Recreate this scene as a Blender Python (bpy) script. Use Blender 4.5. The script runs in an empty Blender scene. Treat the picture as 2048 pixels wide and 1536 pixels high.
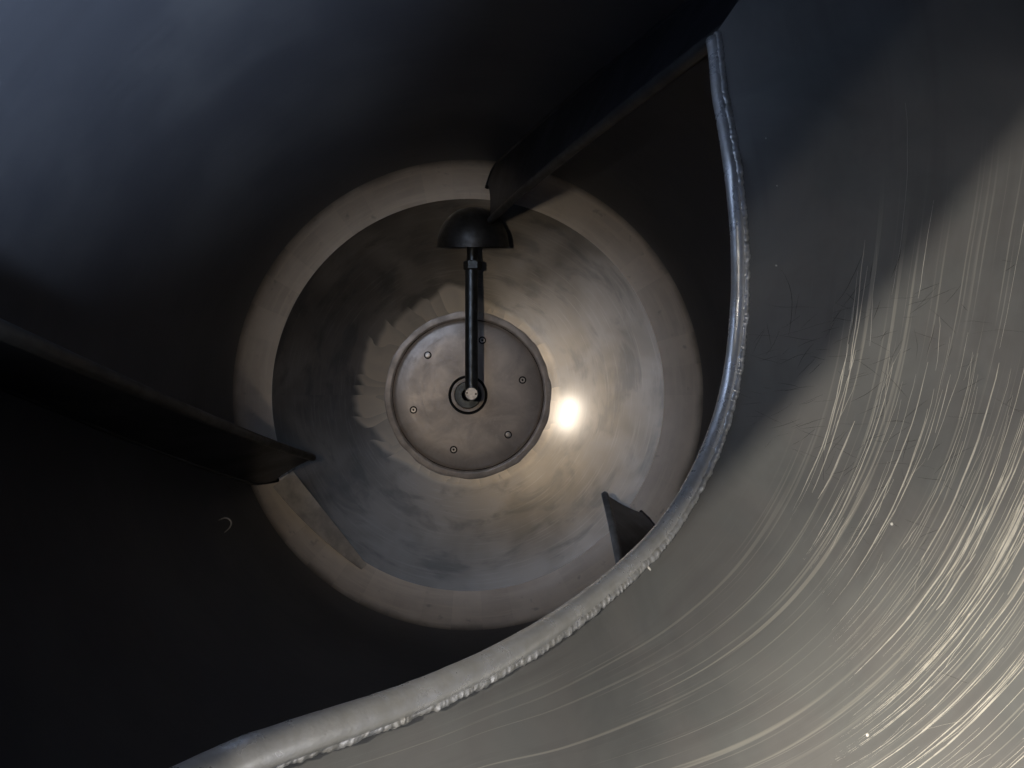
import bpy, math, random
from mathutils import Vector, noise as mnoise

random.seed(7)
R = math.radians
sc = bpy.context.scene
C = sc.collection

# ------------------------------------------------------------------ camera
# The lens looks straight down the drum's axis (the Y axis) from the mouth.
cam_d = bpy.data.cameras.new('camera')
cam_d.sensor_width = 36.0
cam_d.lens = 27.03
cam_d.shift_x = 0.0430
cam_d.shift_y = 0.0107
cam_d.clip_start = 0.01
cam_d.clip_end = 50
cam = bpy.data.objects.new('camera', cam_d)
cam.location = (0, 0, 0)
cam.rotation_euler = (R(90), 0, 0)
C.objects.link(cam)
sc.camera = cam

# ------------------------------------------------------------------ world and lamps
w = bpy.data.worlds.new('World')
sc.world = w
w.use_nodes = True
bg = w.node_tree.nodes['Background']
bg.inputs[0].default_value = (0.42, 0.58, 1.0, 1)
bg.inputs[1].default_value = 0.09


def aim(o, target):
    d = Vector(target) - o.location
    o.rotation_euler = d.to_track_quat('-Z', 'Y').to_euler()


def lamp(name, kind, loc, target, energy, color, **kw):
    d = bpy.data.lights.new(name, kind)
    d.energy = energy
    d.color = color
    for k, v in kw.items():
        setattr(d, k, v)
    o = bpy.data.objects.new(name, d)
    C.objects.link(o)
    o.location = loc
    aim(o, target)
    return o


# work lamp outside the mouth, up and to the left: it rakes the near baffle,
# and the added half-moon plate shades the baffle's upper part
for nm, loc, en in (('work_lamp', (-0.36, -0.40, 0.10), 42), ('second_shadow_lamp', (-0.30, -0.40, 0.085), 4)):  # weaker second lamp added for the other shadow edge
    lamp(nm, 'SPOT', loc, (0.32, 0.72, -0.24), en, (1.0, 0.93, 0.82),
         spot_size=R(72), spot_blend=0.9, shadow_soft_size=0.006)
# added lamp low behind the lens, to brighten the near plate's lower right
lamp('low_fill_lamp', 'SPOT', (0.10, -0.20, -0.10), (0.54, 0.50, -0.56), 60, (1.0, 0.93, 0.81),
     spot_size=R(69), spot_blend=1.0, shadow_soft_size=0.03)
# hand torch held at the mouth, pointed at the closed end; second spot added to stretch its highlight
for nm, loc, en in (('hand_torch', (-0.38, 0.0, 0.045), 9.5), ('highlight_stretch_lamp', (-0.365, 0.0, 0.10), 8.0)):
    lamp(nm, 'SPOT', loc, (0.12, 2.7, -0.04), en, (1.0, 0.87, 0.72),
         spot_size=R(52), spot_blend=0.7, shadow_soft_size=0.009)
# cool daylight entering low through the mouth
lamp('daylight', 'SPOT', (-0.05, -0.30, -0.12), (-0.60, 0.68, 0.70), 480, (0.66, 0.79, 1.0),
     spot_size=R(60), spot_blend=1.0, shadow_soft_size=0.06)

sc.view_settings.view_transform = 'Standard'
sc.view_settings.look = 'None'
sc.view_settings.exposure = 0.0
sc.view_settings.gamma = 1.0
sc.cycles.max_bounces = 4
sc.cycles.glossy_bounces = 3
sc.cycles.use_denoising = True
sc.cycles.use_adaptive_sampling = True
sc.cycles.adaptive_threshold = 0.03
sc.cycles.sample_clamp_indirect = 3.0
sc.cycles.blur_glossy = 1.0


# ------------------------------------------------------------------ material helpers
class NT:
    def __init__(self, name):
        self.m = bpy.data.materials.new(name)
        self.m.use_nodes = True
        self.t = self.m.node_tree
        self.b = self.t.nodes['Principled BSDF']

    def n(self, kind, **kw):
        x = self.t.nodes.new(kind)
        for k, v in kw.items():
            setattr(x, k, v)
        return x

    def link(self, a, b):
        self.t.links.new(a, b)

    def put(self, sock, v):
        if hasattr(v, 'is_linked') or hasattr(v, 'links'):
            self.link(v, sock)
        else:
            sock.default_value = v

    def math(self, op, a, b=None, c=None, clamp=False):
        x = self.n('ShaderNodeMath', operation=op)
        x.use_clamp = clamp
        self.put(x.inputs[0], a)
        if b is not None:
            self.put(x.inputs[1], b)
        if c is not None:
            self.put(x.inputs[2], c)
        return x.outputs[0]

    def vec(self, x, y, z=0.0):
        v = self.n('ShaderNodeCombineXYZ')
        for i, q in enumerate((x, y, z)):
            self.put(v.inputs[i], q)
        return v.outputs[0]

    def noise(self, v, scale, detail=3, rough=0.55, dist=0.0):
        x = self.n('ShaderNodeTexNoise')
        self.link(v, x.inputs['Vector'])
        x.inputs['Scale'].default_value = scale
        x.inputs['Detail'].default_value = detail
        x.inputs['Roughness'].default_value = rough
        x.inputs['Distortion'].default_value = dist
        return x.outputs['Fac']

    def ramp(self, v, lo, hi, a=0.0, b=1.0, smooth=True):
        x = self.n('ShaderNodeMapRange')
        x.interpolation_type = 'SMOOTHSTEP' if smooth else 'LINEAR'
        self.put(x.inputs['Value'], v)
        self.put(x.inputs['From Min'], lo)
        self.put(x.inputs['From Max'], hi)
        x.inputs['To Min'].default_value = a
        x.inputs['To Max'].default_value = b
        return x.outputs[0]

    def mix(self, f, a, b):
        x = self.n('ShaderNodeMix', data_type='RGBA')
        self.put(x.inputs[0], f)
        for s, q in ((x.inputs[6], a), (x.inputs[7], b)):
            if isinstance(q, tuple):
                s.default_value = (*q[:3], 1)
            else:
                self.link(q, s)
        return x.outputs[2]

    def obj(self):
        return self.n('ShaderNodeTexCoord').outputs['Object']

    def polar(self):
        s = self.n('ShaderNodeSeparateXYZ')
        self.link(self.obj(), s.inputs[0])
        r = self.math('SQRT', self.math('ADD', self.math('MULTIPLY', s.outputs[0], s.outputs[0]),
                                        self.math('MULTIPLY', s.outputs[2], s.outputs[2])))
        a = self.math('ARCTAN2', s.outputs[2], s.outputs[0])
        return r, a, s.outputs[1]

    def bump(self, h, strength, dist=0.002):
        x = self.n('ShaderNodeBump')
        x.inputs['Strength'].default_value = strength
        x.inputs['Distance'].default_value = dist
        self.link(h, x.inputs['Height'])
        self.link(x.outputs[0], self.b.inputs['Normal'])

    def done(self, col, rough, metallic=1.0):
        if isinstance(col, tuple):
            self.b.inputs['Base Color'].default_value = (*col, 1)
        else:
            self.link(col, self.b.inputs['Base Color'])
        self.put(self.b.inputs['Roughness'], rough)
        self.put(self.b.inputs['Metallic'], metallic)
        return self.m


def mat_wall():
    k = NT('drum_wall_steel')
    o = k.obj()
    r, a, y = k.polar()
    big = k.noise(o, 3.0, 4)
    rings = k.noise(k.vec(k.math('MULTIPLY', y, 60.0), k.math('MULTIPLY', a, 1.5)), 1.0, 3)
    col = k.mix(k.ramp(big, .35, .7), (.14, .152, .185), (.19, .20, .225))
    rough = k.math('ADD', k.ramp(big, .3, .7, .46, .52), k.ramp(rings, .3, .7, -.012, .012))
    return k.done(col, rough, .85)


def mat_band():
    k = NT('ground_knuckle_steel')
    o = k.obj()
    r, a, y = k.polar()
    big = k.noise(o, 6.0, 4, .6)
    spots = k.noise(o, 26.0, 2)
    # overlapping flap-wheel passes: each has its own tone and its own outer end
    cell = k.math('MULTIPLY', a, 7.3)
    wn = k.n('ShaderNodeTexWhiteNoise', noise_dimensions='1D')
    k.link(k.math('FLOOR', cell), wn.inputs['W'])
    streak = k.noise(k.vec(k.math('MULTIPLY', r, 70.0), k.math('MULTIPLY', a, 2.5), k.math('MULTIPLY', y, 60)), 1.0, 4, .6)
    col = k.mix(k.ramp(big, .3, .7), (.80, .71, .61), (.95, .85, .73))
    col = k.mix(k.math('MULTIPLY', wn.outputs[0], .28), col, (.48, .43, .37))
    col = k.mix(k.ramp(streak, .45, .70, 0, .75), col, (.92, .83, .71))
    col = k.mix(k.ramp(spots, .64, .78, 0, .4), col, (.28, .25, .21))
    # the dressed band feathers out into the plain shell
    edge = k.math('ADD', y, k.math('ADD', k.math('MULTIPLY', k.math('SUBTRACT', big, .5), .05), k.math('MULTIPLY', wn.outputs[0], .016)))
    ft = k.ramp(edge, 2.435, 2.515)
    col = k.mix(ft, (.20, .20, .20), col)
    k.bump(streak, .12)
    return k.done(col, k.math('ADD', .40, k.math('MULTIPLY', ft, k.ramp(big, .3, .7, .18, .08))), k.ramp(ft, 0, 1, .85, .1))


def mat_dish():
    k = NT('dished_head_steel')
    o = k.obj()
    r, a, y = k.polar()
    big = k.noise(o, 5.0, 2, .5, .6)
    mid = k.noise(o, 12.0, 2, .5)
    rings = k.noise(k.vec(k.math('MULTIPLY', r, 46.0), k.math('MULTIPLY', a, 1.1)), 1.0, 3, .55)
    fine = k.noise(k.vec(k.math('MULTIPLY', r, 190.0), k.math('MULTIPLY', a, 2.5)), 1.0, 3, .6)
    col = k.mix(k.ramp(big, .32, .68), (.235, .205, .165), (.33, .29, .24))
    col = k.mix(k.ramp(mid, .45, .75, 0, .3), col, (.34, .31, .27))
    col = k.mix(k.ramp(fine, .52, .72, 0, .30), col, (.46, .42, .36))
    smear = k.noise(k.vec(k.math('MULTIPLY', a, 1.6), k.math('MULTIPLY', r, 9.0)), 1.6, 4, .6, .5)
    col = k.mix(k.ramp(smear, .48, .66, 0, .5), col, (.12, .115, .105))
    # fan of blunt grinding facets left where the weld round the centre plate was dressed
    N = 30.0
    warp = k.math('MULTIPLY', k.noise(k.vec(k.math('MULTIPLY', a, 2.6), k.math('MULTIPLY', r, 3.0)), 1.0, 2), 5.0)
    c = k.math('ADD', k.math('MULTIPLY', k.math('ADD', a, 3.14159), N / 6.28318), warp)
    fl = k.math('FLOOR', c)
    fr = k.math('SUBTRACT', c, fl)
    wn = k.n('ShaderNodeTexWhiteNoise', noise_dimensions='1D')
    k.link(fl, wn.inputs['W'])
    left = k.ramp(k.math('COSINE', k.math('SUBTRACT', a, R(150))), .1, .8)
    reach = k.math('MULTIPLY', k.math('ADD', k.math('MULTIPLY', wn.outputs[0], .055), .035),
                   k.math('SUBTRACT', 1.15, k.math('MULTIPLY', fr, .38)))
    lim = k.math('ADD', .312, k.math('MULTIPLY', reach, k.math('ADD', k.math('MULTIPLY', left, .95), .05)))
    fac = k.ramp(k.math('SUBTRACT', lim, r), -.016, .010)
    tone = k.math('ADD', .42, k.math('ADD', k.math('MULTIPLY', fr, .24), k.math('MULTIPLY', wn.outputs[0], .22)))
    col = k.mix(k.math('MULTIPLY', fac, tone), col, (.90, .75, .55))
    rough = k.ramp(big, .3, .7, .30, .36)
    rough = k.math('ADD', rough, k.ramp(fine, .3, .7, -.010, .010))
    k.bump(rings, .03)
    tg = k.n('ShaderNodeTangent', direction_type='RADIAL', axis='Y')
    k.link(tg.outputs[0], k.b.inputs['Tangent'])
    k.b.inputs['Anisotropic'].default_value = .75
    k.b.inputs['Coat Weight'].default_value = .45
    k.b.inputs['Coat Roughness'].default_value = .10
    return k.done(col, rough, k.math('SUBTRACT', .80, k.math('MULTIPLY', fac, .5)))


def mat_plate():
    k = NT('centre_plate_steel')
    o = k.obj()
    r, a, y = k.polar()
    big = k.noise(o, 9.0, 4, .62, .8)
    fine = k.noise(k.vec(k.math('MULTIPLY', r, 120.0), k.math('MULTIPLY', a, 3.0)), 1.0, 3, .6)
    curl = k.noise(o, 30.0, 4, .6, 2.0)
    col = k.mix(k.ramp(big, .3, .7), (.47, .40, .335), (.63, .54, .455))
    col = k.mix(k.ramp(curl, .54, .70, 0, .4), col, (.66, .58, .50))
    rough = k.math('ADD', k.ramp(big, .3, .7, .46, .38), k.ramp(fine, .3, .7, -.04, .04))
    k.bump(fine, .08)
    return k.done(col, rough, .3)


def mat_plain(name, col, rough, metallic=.9, scale=20.0, var=.25, bump=.05):
    k = NT(name)
    o = k.obj()
    b = k.noise(o, scale, 4, .6)
    dark = tuple(q * (1 - var) for q in col)
    lite = tuple(min(1, q * (1 + var)) for q in col)
    k.bump(k.noise(o, scale * 9, 3), bump, .001)
    return k.done(k.mix(k.ramp(b, .3, .7), dark, lite), k.ramp(b, .3, .7, rough + .05, rough - .05), metallic)


def mat_near():
    """worn plate of the near baffle: long scores left by the load, following the spiral"""
    k = NT('scored_baffle_steel')
    uv = k.n('ShaderNodeUVMap', uv_map='spiral')
    s = k.n('ShaderNodeSeparateXYZ')
    k.link(uv.outputs[0], s.inputs[0])
    u, v = s.outputs[0], s.outputs[1]
    o = k.obj()
    big = k.noise(o, 7.0, 4, .6, .4)
    tint = k.noise(o, 11.0, 2, .5)
    smear = k.noise(k.vec(k.math('MULTIPLY', u, 1.6), k.math('MULTIPLY', v, 9.0)), 1.0, 3, .55)
    # wander so that the scores are not perfectly parallel
    wob = k.math('MULTIPLY', k.math('SUBTRACT', k.noise(k.vec(k.math('MULTIPLY', u, 2.2), k.math('MULTIPLY', v, 2.0)), 1.0, 2), .5), .007)
    v2 = k.math('ADD', v, wob)

    def score(vs, us, lo, hi, seed, clo, chi):
        n1 = k.noise(k.vec(k.math('MULTIPLY', u, us), k.math('MULTIPLY', v2, vs), seed), 1.0, 1.0, .5)
        cl = k.noise(k.vec(k.math('MULTIPLY', u, .9), k.math('MULTIPLY', v2, 11.0), seed + 3.1), 1.0, 1.0, .5)
        return k.math('MULTIPLY', k.ramp(n1, lo, hi), k.ramp(cl, clo, chi))
    s1 = score(58.0, 1.0, .61, .72, 1.7, .42, .60)
    s2 = score(100.0, 1.5, .62, .73, 9.2, .38, .58)
    s3 = score(30.0, .7, .67, .75, 4.4, .40, .56)
    sm = k.math('MAXIMUM', s1, k.math('MAXIMUM', k.math('MULTIPLY', s2, .75), s3))
    # fewer near the pipe edge, more outwards
    sm = k.math('MULTIPLY', sm, k.ramp(v, .14, .50))
    sm = k.math('MULTIPLY', sm, k.ramp(u, .22, .52, 1.0, 0.0))
    col = k.mix(k.ramp(big, .3, .7), (.255, .257, .245), (.335, .333, .313))
    col = k.mix(k.ramp(tint, .42, .62, 0, .25), col, (.33, .295, .275))
    col = k.mix(k.ramp(smear, .5, .72, 0, .35), col, (.22, .21, .20))
    col = k.mix(k.math('MULTIPLY', sm, .38), col, (.90, .84, .71))
    fine = k.noise(k.vec(k.math('MULTIPLY', u, 5.0), k.math('MULTIPLY', v2, 260.0)), 1.0, 2, .6)
    h = k.math('ADD', k.math('MULTIPLY', fine, .25), k.math('MULTIPLY', sm, .5))
    k.bump(h, .22, .0015)
    rough = k.math('ADD', k.ramp(big, .3, .7, .55, .46), k.math('MULTIPLY', sm, -.08))
    return k.done(col, rough, .42)


M = {
    'wall': mat_wall(), 'band': mat_band(), 'dish': mat_dish(), 'plate': mat_plate(), 'near': mat_near(),
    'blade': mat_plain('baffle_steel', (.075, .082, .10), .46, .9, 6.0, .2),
    'tube': mat_plain('edge_pipe_steel', (.97, .95, .89), .30, .62, 45.0, .16, .22),
    'bead': mat_plain('weld_bead_steel', (.95, .92, .84), .34, .66, 90.0, .22, .3),
    'weld': mat_plain('dressed_weld_steel', (.56, .48, .405), .50, .30, 16.0, .22),
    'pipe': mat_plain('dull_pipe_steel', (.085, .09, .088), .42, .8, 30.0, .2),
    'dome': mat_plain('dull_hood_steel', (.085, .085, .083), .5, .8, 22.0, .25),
    'cap': mat_plain('plug_steel', (.62, .56, .49), .42, .6, 60.0, .2),
    'bolt': mat_plain('bolt_steel', (.56, .51, .45), .40, .7, 60.0, .2),
    'strip': mat_plain('reflection_strip_steel', (.56, .51, .45), .55, .1, 14.0, .25),
    'score': mat_plain('bare_score_steel', (.84, .79, .69), .36, .3, 40.0, .15),
    'rail': mat_plain('baffle_edge_steel', (.12, .12, .12), .46, .75, 18.0, .2),
    'dark': mat_plain('black_gap', (.012, .011, .010), .7, .0, 30.0, .2),
    'hair': mat_plain('dark_hairline', (.018, .018, .016), .7, .0, 30.0, .2),
    'curl': mat_plain('bright_shaving', (.62, .61, .58), .35, .6, 60.0, .1),
    'drop': mat_plain('pale_speck', (.80, .77, .70), .30, .0, 60.0, .1),
}


# ------------------------------------------------------------------ mesh helpers
def P(th, r, y):
    return Vector((r * math.cos(R(th)), y, r * math.sin(R(th))))


def mesh_obj(name, verts, faces, mat, parent=None, smooth=True, sharp=None):
    me = bpy.data.meshes.new(name)
    me.from_pydata([tuple(v) for v in verts], [], faces)
    me.materials.append(M[mat])
    me.validate()
    if smooth:
        me.polygons.foreach_set('use_smooth', [True] * len(me.polygons))
        if sharp:
            me.set_sharp_from_angle(angle=R(sharp))
    me.update()
    o = bpy.data.objects.new(name, me)
    C.objects.link(o)
    o.parent = parent
    return o


def lathe(profile, seg=128, closed=False):
    """profile [(r, y)] turned round the Y axis"""
    vs, fs = [], []
    n = len(profile)
    for i in range(seg):
        a = 360.0 * i / seg
        for r, y in profile:
            vs.append(P(a, r, y))
    for i in range(seg):
        j = (i + 1) % seg
        for k in range(n if closed else n - 1):
            k2 = (k + 1) % n
            fs.append((i * n + k, j * n + k, j * n + k2, i * n + k2))
    return vs, fs


def sweep(path, radius, seg=14, cap=True, wob=None):
    """round bar along a list of points; radius a number or a list"""
    vs, fs = [], []
    n = len(path)
    up = None
    for i, p in enumerate(path):
        t = (path[min(i + 1, n - 1)] - path[max(i - 1, 0)]).normalized()
        if up is None:
            up = t.orthogonal().normalized()
        up = (up - t * up.dot(t)).normalized()
        b = t.cross(up)
        r = radius[i] if isinstance(radius, list) else radius
        for k in range(seg):
            a = 2 * math.pi * k / seg
            d = up * math.cos(a) + b * math.sin(a)
            rr = r * (wob(p, d) if wob else 1.0)
            vs.append(p + d * rr)
    for i in range(n - 1):
        for k in range(seg):
            k2 = (k + 1) % seg
            fs.append((i * seg + k, i * seg + k2, (i + 1) * seg + k2, (i + 1) * seg + k))
    if cap:
        fs.append(tuple(range(seg - 1, -1, -1)))
        fs.append(tuple((n - 1) * seg + k for k in range(seg)))
    return vs, fs


def slab(grid, thick):
    """closed sheet of real thickness from a grid of points [i][j]; returns verts, faces, (i, j) per vertex"""
    ni, nj = len(grid), len(grid[0])
    nrm = [[None] * nj for _ in range(ni)]
    for i in range(ni):
        for j in range(nj):
            a = grid[min(i + 1, ni - 1)][j] - grid[max(i - 1, 0)][j]
            b = grid[i][min(j + 1, nj - 1)] - grid[i][max(j - 1, 0)]
            nrm[i][j] = a.cross(b).normalized()
    vs, ij = [], []
    for s in (.5, -.5):
        for i in range(ni):
            for j in range(nj):
                vs.append(grid[i][j] + nrm[i][j] * thick * s)
                ij.append((i, j))
    N = ni * nj
    fs = []
    for i in range(ni - 1):
        for j in range(nj - 1):
            q = (i * nj + j, (i + 1) * nj + j, (i + 1) * nj + j + 1, i * nj + j + 1)
            fs.append(q)
            fs.append(tuple(N + x for x in reversed(q)))
    for i in range(ni - 1):
        for j in (0, nj - 1):
            a, b = i * nj + j, (i + 1) * nj + j
            fs.append((a, b, N + b, N + a) if j else (b, a, N + a, N + b))
    for j in range(nj - 1):
        for i in (0, ni - 1):
            a, b = i * nj + j, i * nj + j + 1
            fs.append((b, a, N + a, N + b) if i else (a, b, N + b, N + a))
    return vs, fs, ij


def spline(xs, ys, x):
    """Catmull-Rom through rising xs"""
    n = len(xs)
    if x <= xs[0]:
        return ys[0]
    if x >= xs[-1]:
        return ys[-1]
    i = max(k for k in range(n - 1) if xs[k] <= x)
    t = (x - xs[i]) / (xs[i + 1] - xs[i])

    def m(k):
        if k == 0:
            return (ys[1] - ys[0]) / (xs[1] - xs[0])
        if k == n - 1:
            return (ys[-1] - ys[-2]) / (xs[-1] - xs[-2])
        return (ys[k + 1] - ys[k - 1]) / (xs[k + 1] - xs[k - 1])
    h = xs[i + 1] - xs[i]
    return ((2 * t**3 - 3 * t * t + 1) * ys[i] + (t**3 - 2 * t * t + t) * h * m(i)
            + (-2 * t**3 + 3 * t * t) * ys[i + 1] + (t**3 - t * t) * h * m(i + 1))


def tag(o, label, cat, group=None):
    o['label'] = label
    o['category'] = cat
    if group:
        o['group'] = group
    return o


# ------------------------------------------------------------------ the drum
RD = 0.75            # inner radius of the shell
Y_FRONT, Y_KN = -0.08, 2.45
drum = bpy.data.objects.new('tumbler_drum', None)
C.objects.link(drum)
drum.location = (0, 0, 0)
tag(drum, 'inside of a stainless steel tumbling drum with spiral baffles and dished end', 'drum')

# shell and the added covers round it
v, f = lathe([(RD, Y_FRONT + i * (Y_KN - Y_FRONT) / 40) for i in range(41)] + [(RD + .002, Y_KN + .03)], 160)
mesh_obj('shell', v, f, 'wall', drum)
# added unseen cover round shell and end, keeps stray world light out
v, f = lathe([(RD + .03, Y_FRONT - .02), (RD + .03, 2.78), (RD - .05, 2.86), (.0005, 2.86)], 96)
mesh_obj('light_seal', v, f, 'wall', drum, sharp=30)
# added half-moon plate behind the lens, shaped to shade the near baffle; its straight edge runs at 51 degrees
ND, NX, NZ = .190, -.777, .629
pts2 = []
half = math.sqrt(RD * RD - ND * ND)
ca = math.degrees(math.acos(ND / RD))
cn = math.degrees(math.atan2(NZ, NX))
for i in range(49):
    q = P(cn - ca + 2 * ca * i / 48, RD + .004, 0)
    pts2.append((q.x, q.z))
n2 = len(pts2)
vs = [Vector((x, Y_FRONT - .004, z)) for x, z in pts2] + [Vector((x, Y_FRONT - .010, z)) for x, z in pts2]
fs = [tuple(range(n2 - 1, -1, -1)), tuple(range(n2, 2 * n2))]
fs += [(i, (i + 1) % n2, n2 + (i + 1) % n2, n2 + i) for i in range(n2)]
front = mesh_obj('shadow_plate', vs, fs, 'wall', drum, smooth=False)
e0, e1 = P(cn - ca, RD, Y_FRONT - .007), P(cn + ca, RD, Y_FRONT - .007)
v, f = sweep([e0 + (e1 - e0) * i / 10 for i in range(11)], .005, 10)
mesh_obj('shadow_plate_edge', v, f, 'tube', front)

# knuckle: the shell rolls over into the end
prof = []
for i in range(19):
    a = R(66.4) * i / 18
    prof.append((0.60 + .15 * math.cos(a), Y_KN + .15 * math.sin(a)))
v, f = lathe(prof, 160)
mesh_obj('knuckle_band', v, f, 'band', drum)

# dished head, a shallow bowl a few millimetres behind the band
RS = 1.8
Y_D = 2.598


def dish_y(r):
    return Y_D + math.sqrt(RS * RS - r * r) - math.sqrt(RS * RS - .664 ** 2)


v, f = lathe([(.664 - (.664 - .27) * i / 24, dish_y(.664 - (.664 - .27) * i / 24)) for i in range(25)], 160)
dish = mesh_obj('dished_head', v, f, 'dish', drum)
# dressed weld round the centre plate
wy = dish_y(.29)
v, f = lathe([(.302, wy + .004), (.298, wy - .0004), (.288, wy - .0010), (.276, wy - .0012), (.268, wy - .0006), (.2655, wy + .02)], 160)
v = [p + Vector((0, .0012 * mnoise.noise(p * 22), 0)) + Vector((p.x, 0, p.z)).normalized() * .0025 * mnoise.noise(p * 14) for p in v]
mesh_obj('weld_ring', v, f, 'weld', dish)

# centre plate
PY = wy - .002
v, f = lathe([(.2645, PY + .022), (.2645, PY + .008), (.2600, PY + .003), (.2500, PY), (.20, PY - .0005), (.14, PY - .0005), (.066, PY), (.066, PY + .03)], 128)
plate = mesh_obj('centre_plate', v, f, 'plate', drum, sharp=50)
v, f = lathe([(.276, PY + .012), (.258, PY + .012)], 96)
mesh_obj('plate_gap', v, f, 'dark', plate)

# six fasteners on one bolt circle: four with an open socket, two plain
for k in range(6):
    th = 15.3 + 60 * k
    c = P(th, .1985, PY)
    open_socket = k not in (2, 5)
    b = bpy.data.objects.new('bolt', None)

    def disc(rings, mat, parent, name):
        vs, fs = lathe(rings, 28)
        vs = [q + Vector((0, 0, 0)) for q in vs]
        o = mesh_obj(name, vs, fs, mat, parent, sharp=40)
        return o
    # head: a low disc standing in a dark counterbore
    bpy.data.objects.remove(b)
    vs, fs = [], []

    def addring(rings, m):
        a, q = lathe(rings, 28)
        base = len(vs)
        vs.extend(a)
        for t in q:
            fs.append((tuple(base + i for i in t), m))
    addring([(.0134, -.0016), (.0084, -.0016)], 1)
    if open_socket:
        addring([(.0086, -.0012), (.0084, -.0036), (.0040, -.0036), (.0038, -.0008)], 0)
        addring([(.0040, -.0018), (.0001, -.0018)], 1)
    else:
        addring([(.0094, -.0012), (.0092, -.0034), (.0060, -.0040), (.0001, -.0042)], 0)
    me = bpy.data.meshes.new('bolt')
    me.from_pydata([tuple(q) for q in vs], [], [t[0] for t in fs])
    me.materials.append(M['bolt'])
    me.materials.append(M['dark'])
    for p, t in zip(me.polygons, fs):
        p.material_index = t[1]
    o = bpy.data.objects.new('bolt', me)
    C.objects.link(o)
    o.location = c
    o.parent = plate

# shaft seal in the middle of the plate
v, f = lathe([(.0690, PY - .0012), (.0605, PY - .0012), (.0605, PY + .02)], 64)
mesh_obj('seal_gap', v, f, 'dark', plate)
v, f = lathe([(.0595, PY + .01), (.0595, PY - .006), (.0585, PY - .008), (.0500, PY - .008), (.0492, PY - .004), (.0480, PY - .004)], 64)
mesh_obj('seal_ring', v, f, 'weld', plate, sharp=40)

# ------------------------------------------------------------------ far baffles: three alike, 120 degrees apart
PITCH = 18.9         # degrees of turn for each metre of length


def far_baffle(th_tip, r_in, y_near, label):
    rows = []
    n = 60
    for i in range(n + 1):
        t = i / n
        row = []
        for j in range(9):
            s = j / 8
            y_end = Y_KN + .115 * s ** 1.3
            y = y_near + (y_end - y_near) * t
            th = th_tip - (Y_KN - y) * PITCH
            ro = RD if y <= Y_KN else .60 + math.sqrt(max(.15 ** 2 - (y - Y_KN) ** 2, 0))
            r = r_in + (ro + .002 - r_in) * s
            row.append(P(th, r, y))
        rows.append(row)
    v, f, _ = slab(rows, .006)
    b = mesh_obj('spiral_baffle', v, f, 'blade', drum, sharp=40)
    b['label'] = label
    path = [rows[i][0] for i in range(n + 1)]
    tip = path[-1] + (path[-1] - path[-2]).normalized() * .006
    v, f = sweep(path + [tip], [.0115] * (n + 1) + [.007], 14)
    mesh_obj('edge_pipe', v, f, 'rail', b, sharp=50)
    root = [rows[i][8] + (Vector((0, rows[i][8].y, 0)) - rows[i][8]).normalized() * .004 for i in range(n + 1)]
    rad = [.007 * (1 + .35 * mnoise.noise(p * 40)) for p in root]
    v, f = sweep(root, rad, 8)
    mesh_obj('root_weld', v, f, 'blade', b)
    return rows


far_baffle(82.6, .562, .936, 'dark spiral baffle coming down from the top behind the hood')
far_baffle(201.9, .534, .40, 'dark pointed baffle entering from the left')
far_baffle(323.9, .540, .80, 'short dark baffle tip showing over the scored baffle')

# straight strip across the band, standing in for a reflection of the left baffle
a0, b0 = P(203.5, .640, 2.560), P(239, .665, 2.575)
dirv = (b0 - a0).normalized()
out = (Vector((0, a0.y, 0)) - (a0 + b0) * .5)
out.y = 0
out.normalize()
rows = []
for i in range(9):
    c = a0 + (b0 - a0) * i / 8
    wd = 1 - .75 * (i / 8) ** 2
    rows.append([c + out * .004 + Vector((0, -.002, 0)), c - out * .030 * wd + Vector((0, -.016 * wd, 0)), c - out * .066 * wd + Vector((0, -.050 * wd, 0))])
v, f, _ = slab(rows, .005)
mesh_obj('reflection_strip', v, f, 'strip', drum, sharp=40)

# ------------------------------------------------------------------ near baffle
# inner edge: angle round the axis, radius, depth
EDGE = [(-140.0, .196, .235), (-129.6, .196, .280), (-124.3, .190, .320), (-121.2, .183, .335), (-113.8, .174, .365),
        (-102.5, .168, .410), (-89.6, .166, .460), (-75.8, .171, .520), (-60.6, .186, .600), (-46.4, .2046, .670),
        (-33.9, .2254, .730), (-20.5, .2474, .785), (-9.2, .2675, .822), (3.3, .2901, .850), (15.6, .3121, .858),
        (28.2, .3397, .850), (39.8, .3826, .855), (49.5, .4541, .900), (55.4, .5240, .934)]
TH = [e[0] for e in EDGE]
RE = [e[1] for e in EDGE]
YE = [e[2] for e in EDGE]
# how widely the score marks fan out across the plate along the spiral
WT = [-140, -90, -75, -62.6, -47, -40, -28, -19, -13, -7, 9, 18.5, 56]
WV = [.055, .080, .108, .1375, .182, .202, .235, .258, .272, .286, .325, .355, .52]
rows, uvs = [], []
NI, NJ = 200, 36
for i in range(NI + 1):
    th = TH[0] + (TH[-1] - TH[0]) * i / NI
    r0, y0 = spline(TH, RE, th), spline(TH, YE, th)
    wv = spline(WT, WV, th)
    row, uvr = [], []
    for j in range(NJ + 1):
        s = (j / NJ) ** 1.4
        r = r0 + (RD + .003 - r0) * s
        d = .0016 * mnoise.noise(Vector((r * 6, math.radians(th) * 2.5, 1.3)))
        row.append(P(th, r, y0 + d))
        uvr.append((math.radians(th) * 1.0, (r - r0) / wv))
    rows.append(row)
    uvs.append(uvr)
v, f, ij = slab(rows, .006)
near = mesh_obj('spiral_baffle', v, f, 'near', drum, sharp=40)
near['label'] = 'near spiral baffle, scratched plate with a bright welded pipe edge'
uvl = near.data.uv_layers.new(name='spiral')
for lp in near.data.loops:
    i, j = ij[lp.vertex_index]
    uvl.data[lp.index].uv = uvs[i][j]

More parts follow.
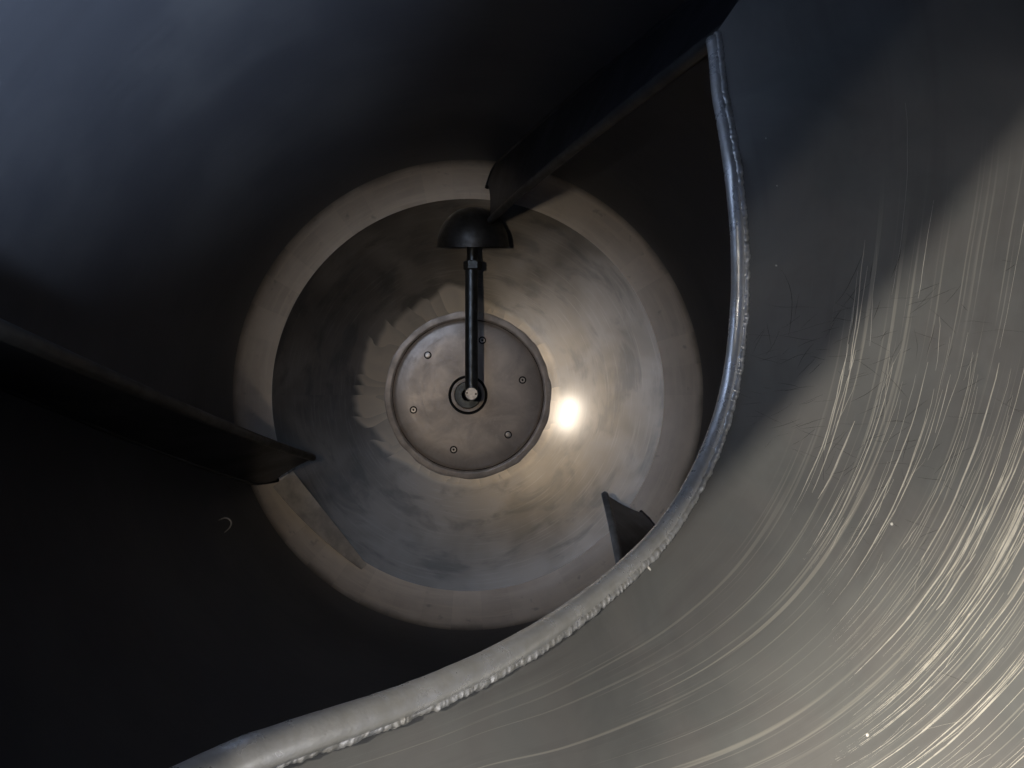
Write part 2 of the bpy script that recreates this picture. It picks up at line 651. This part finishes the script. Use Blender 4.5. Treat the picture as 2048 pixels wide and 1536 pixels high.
path = [P(th, spline(TH, RE, th), spline(TH, YE, th)) for th in [TH[0] + (TH[-1] - TH[0]) * i / 420 for i in range(421)]]
v, f = sweep(path, .0085, 18, True, lambda p, d: 1 + .03 * mnoise.noise(p * 30 + d * .6) + .02 * mnoise.noise(p * 110 + d))
mesh_obj('edge_pipe', v, f, 'tube', near)
# weld bead along the seam of pipe and plate, on the side facing the mouth
bead, rad = [], []
for i in range(1801):
    th = TH[0] + (TH[-1] - TH[0]) * i / 1800
    r0, y0 = spline(TH, RE, th), spline(TH, YE, th)
    p = P(th, r0 + .0064, y0 - .0034)
    nz = mnoise.noise(p * 60) + .8 * mnoise.noise(p * 210) + .5 * mnoise.noise(p * 480)
    bead.append(p + P(th, 1, 0) * (.0014 * mnoise.noise(p * 75 + Vector((5, 0, 0)))))
    rad.append(.0046 * (1 + .16 * nz))
v, f = sweep(bead, rad, 14, True, lambda p, d: 1 + .20 * mnoise.noise((p + d * .006) * 190) + .14 * mnoise.noise((p + d * .006) * 420))
mesh_obj('weld_bead', v, f, 'bead', near)


def on_near(th, r, lift):
    return P(th, r, spline(TH, YE, th) - .003 - lift + .0016 * mnoise.noise(Vector((r * 6, math.radians(th) * 2.5, 1.3))))


# fine dark hairlines over the plate
vs, fs = [], []
for k in range(640):
    th = random.uniform(-85, 16)
    w0 = spline(WT, WV, th)
    r0 = spline(TH, RE, th)
    r = r0 + .012 + w0 * abs(random.gauss(.38, .34))
    if r > .72:
        continue
    L = random.uniform(.012, .050) * (2.0 if random.random() < .12 else 1)
    ang = random.gauss(.25, .5) + (math.pi if random.random() < .5 else 0)
    curv = random.gauss(0, 5)
    pts = []
    n = 9
    rr, tt = r, th
    for i in range(n):
        pts.append(on_near(tt, rr, .0002))
        rr += math.cos(ang) * L / n
        tt += math.degrees(math.sin(ang) * L / n / max(rr, .1))
        ang += curv * L / n + random.gauss(0, .07)
        if rr < r0 + .012 or rr > .735 or tt > 54:
            break
    if len(pts) < 3:
        continue
    wd = random.uniform(.00009, .00019)
    a, q = sweep(pts, [wd * math.sin(math.pi * (i + .6) / (len(pts) + .2)) for i in range(len(pts))], 4, False)
    base = len(vs)
    vs += a
    fs += [tuple(base + i for i in t) for t in q]
hl = mesh_obj('hairline_scratches', vs, fs, 'hair', near)
hl['kind'] = 'stuff'

# long scores worn into the plate by the load: thin bright burrs that follow the spiral
random.seed(21)
vs, fs = [], []


def add_score(th0, dth, v0, dv, wid):
    n = max(6, int(abs(dth) / 1.6))
    ph = random.uniform(0, 50)
    base = len(vs)
    m = 0
    for i in range(n + 1):
        t = i / n
        th = th0 + dth * t
        if th > 40 or th < -120:
            break
        vv = v0 + dv * t + .010 * mnoise.noise(Vector((t * 2.2, ph, 0))) + .003 * mnoise.noise(Vector((t * 9, ph, 3)))
        r0 = spline(TH, RE, th)
        wv = spline(WT, WV, th)
        r = r0 + vv * wv
        if r > RD - .012 or r < r0 + .016:
            break
        hw = wid * (.25 + .75 * math.sin(math.pi * min(1, max(0, t))) ** .6) * (.75 + .5 * abs(mnoise.noise(Vector((t * 12, ph, 7)))))
        vs.extend([on_near(th, r - hw, .00025), on_near(th, r - hw * .1, .00050), on_near(th, r + hw, .00025)])
        m += 1
    for i in range(m - 1):
        a = base + i * 3
        fs.append((a, a + 1, a + 4, a + 3))
        fs.append((a + 1, a + 2, a + 5, a + 4))


for c_ in range(50):                       # bundles
    vc = random.choice([random.uniform(.40, 1.0), random.uniform(.8, 1.9), random.uniform(1.0, 2.1)])
    tc = random.uniform(-78, 6) - 6 * vc
    for q in range(random.randint(2, 7)):
        d = random.uniform(7, 34)
        add_score(tc + random.gauss(0, 7) - d / 2, d, vc + random.gauss(0, .030), random.gauss(0, .012),
                  random.choice([.0002, .00032, .0005, .0008, .0012]))
for c_ in range(150):                      # single ones
    d = random.uniform(2, 22)
    add_score(random.uniform(-100, 14), d, random.uniform(.25, 2.4), random.gauss(0, .02), random.uniform(.00012, .0004))
for c_ in range(26):                       # stray ones across the grain
    d = random.uniform(2, 7)
    add_score(random.uniform(-70, 10), d, random.uniform(.5, 2.3), random.gauss(0, .12), random.uniform(.00012, .0003))
so = mesh_obj('score_marks', vs, fs, 'score', near)
so['kind'] = 'stuff'

# ------------------------------------------------------------------ suction pipe with hood (stands still while the drum turns)
PX = .0115
PYY = 2.55
sp = bpy.data.objects.new('suction_pipe', None)
C.objects.link(sp)
sp.location = (PX, PY - .008, .004)
tag(sp, 'dark upright suction pipe with half-round hood rising from the centre plate', 'pipe')


def at_pipe(vs, loc):
    return [q + Vector(loc) - sp.location for q in vs]


v, f = lathe([(.047, PY + .02), (.047, PY - .010), (.045, PY - .012), (.0225, PY - .012)], 64)
mesh_obj('shaft_sleeve', at_pipe(v, (0, 0, 0)), f, 'pipe', sp, sharp=40)
v, f = lathe([(.0225, PY + .01), (.0225, PYY - .026), (.0215, PYY - .028), (.0195, PYY - .028)], 48)
mesh_obj('elbow', at_pipe(v, (PX, 0, .004)), f, 'pipe', sp, sharp=40)
v, f = lathe([(.0200, PYY - .020), (.0200, PYY - .0285), (.0190, PYY - .030), (.0001, PYY - .030)], 40)
plug = mesh_obj('end_plug', at_pipe(v, (PX, 0, .004)), f, 'cap', sp, sharp=40)
for s in (-1, 1):
    v, f = lathe([(.0030, -.0004), (.0001, -.0004)], 16)
    h = mesh_obj('pin_hole', at_pipe(v, (PX + s * .0145, PYY - .0302, .005 - s * .0018)), f, 'dark', plug)
v, f = sweep([Vector((PX, PYY, .004 + .4135 * i / 12)) for i in range(13)], .0212, 32)
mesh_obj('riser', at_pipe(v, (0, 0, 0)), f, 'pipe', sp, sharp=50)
# hexagonal union nut
vs, fs = [], []
lv = [(.4140, .0270), (.4170, .0305), (.4410, .0305), (.4440, .0270)]
for z, r in lv:
    for k in range(6):
        a = R(60 * k)
        vs.append(Vector((PX + .0035 + r * math.cos(a), PYY + r * math.sin(a), z)))
for i in range(3):
    for k in range(6):
        k2 = (k + 1) % 6
        fs.append((i * 6 + k, i * 6 + k2, (i + 1) * 6 + k2, (i + 1) * 6 + k))
fs += [(5, 4, 3, 2, 1, 0), (18, 19, 20, 21, 22, 23)]
mesh_obj('union_nut', at_pipe(vs, (0, 0, 0)), fs, 'pipe', sp, smooth=False)
v, f = sweep([Vector((PX + .003, PYY, .444 + .070 * i / 4)) for i in range(5)], .0182, 28)
mesh_obj('neck', at_pipe(v, (0, 0, 0)), f, 'pipe', sp, sharp=50)
# hood: half a hollow ball, open side down, tipped a little forward
vs, fs = [], []
HR = .1195
prof = [(HR + .001, -.004), (HR + .001, 0)]
prof += [(HR * math.cos(R(3 + 87 * i / 20)), 1.06 * HR * math.sin(R(3 + 87 * i / 20))) for i in range(20)] + [(.0005, 1.06 * HR)]
inner = [(max(r - .004, .0004), z - (.0035 if z > .02 else 0)) for r, z in reversed(prof)]
prof += inner
seg = 64
for i in range(seg):
    a = 2 * math.pi * i / seg
    for r, z in prof:
        vs.append(Vector((r * math.cos(a), r * math.sin(a), z)))
n = len(prof)
for i in range(seg):
    j = (i + 1) % seg
    for k in range(n):
        k2 = (k + 1) % n
        fs.append((i * n + k, j * n + k, j * n + k2, i * n + k2))
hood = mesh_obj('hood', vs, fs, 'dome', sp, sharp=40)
hood.location = Vector((.0158, PYY, .4940)) - sp.location
hood.rotation_euler = (R(10.6), 0, 0)

# ------------------------------------------------------------------ small loose things
# curled shaving stuck on the dark wall
th0, r0, y0 = 207.9, .7475, 2.04
c = P(th0, r0, y0)
tx, ty = Vector((0, 0, 1)), Vector((0, 1, 0))
nrm = (Vector((0, c.y, 0)) - c).normalized()
tan = nrm.cross(Vector((0, 1, 0))).normalized()
pts = []
for q in [(-14, 6), (-7, 9), (0, 10.5), (7, 8), (11, 2), (10, -5), (6, -11), (-2, -18)]:
    pts.append(q)
fine = []
for i in range(36):
    t = i / 35 * (len(pts) - 1)
    xs = list(range(len(pts)))
    u_, v_ = spline(xs, [p[0] for p in pts], t), spline(xs, [p[1] for p in pts], t)
    # a small open loop standing off the wall
    fine.append(Vector((u_ * .00133, 0, v_ * .00133)) + nrm * .020)
v, f = sweep(fine, [.0010 + .0012 * math.sin(math.pi * i / 35) for i in range(36)], 8)
cu = mesh_obj('metal_shaving', v, f, 'curl', None)
cu.location = c
tag(cu, 'tiny pale hook-shaped metal shaving on the dark wall at lower left', 'shaving')

# pale specks on the near baffle
SP = [((1567, 236), 'lone tiny pale speck highest on the dark part of the scratched baffle', .0013),
      ((1515, 398), 'faint pale speck right of the pipe edge, below the highest speck', .0011),
      ((1513, 547), 'pale speck close beside the pipe edge where it turns bright', .0014),
      ((1772, 1045), 'round bright speck among the scratches below the shadow on the baffle', .0020),
      ((1297, 1140), 'bright oblong speck just below the welded seam of the pipe edge', .0026),
      ((1733, 1470), 'round bright speck low in the brightest corner of the baffle', .0022)]
SPOT = [(40.7, .437), (34.1, .4107), (22.8, .3694), (-17.0, .4582), (-44.1, .2215), (-40.5, .4750)]
for ((px, lab, rad_), (th, r)) in zip(SP, SPOT):
    vs, fs = [], []
    for a in range(5):
        el = R(90 * a / 4)
        for k in range(10):
            az = 2 * math.pi * k / 10
            rr = rad_ * math.cos(el) * (1 + .18 * math.sin(2 * az + r * 40))
            vs.append(Vector((rr * math.cos(az), -rad_ * .6 * math.sin(el), rr * math.sin(az) * (1.3 if rad_ > .0024 else 1))))
    for a in range(4):
        for k in range(10):
            k2 = (k + 1) % 10
            fs.append((a * 10 + k, a * 10 + k2, (a + 1) * 10 + k2, (a + 1) * 10 + k))
    o = mesh_obj('residue_speck', vs, fs, 'drop', None)
    o.location = on_near(th, r, -.0004)
    tag(o, lab, 'speck', 'pale specks on the near baffle')
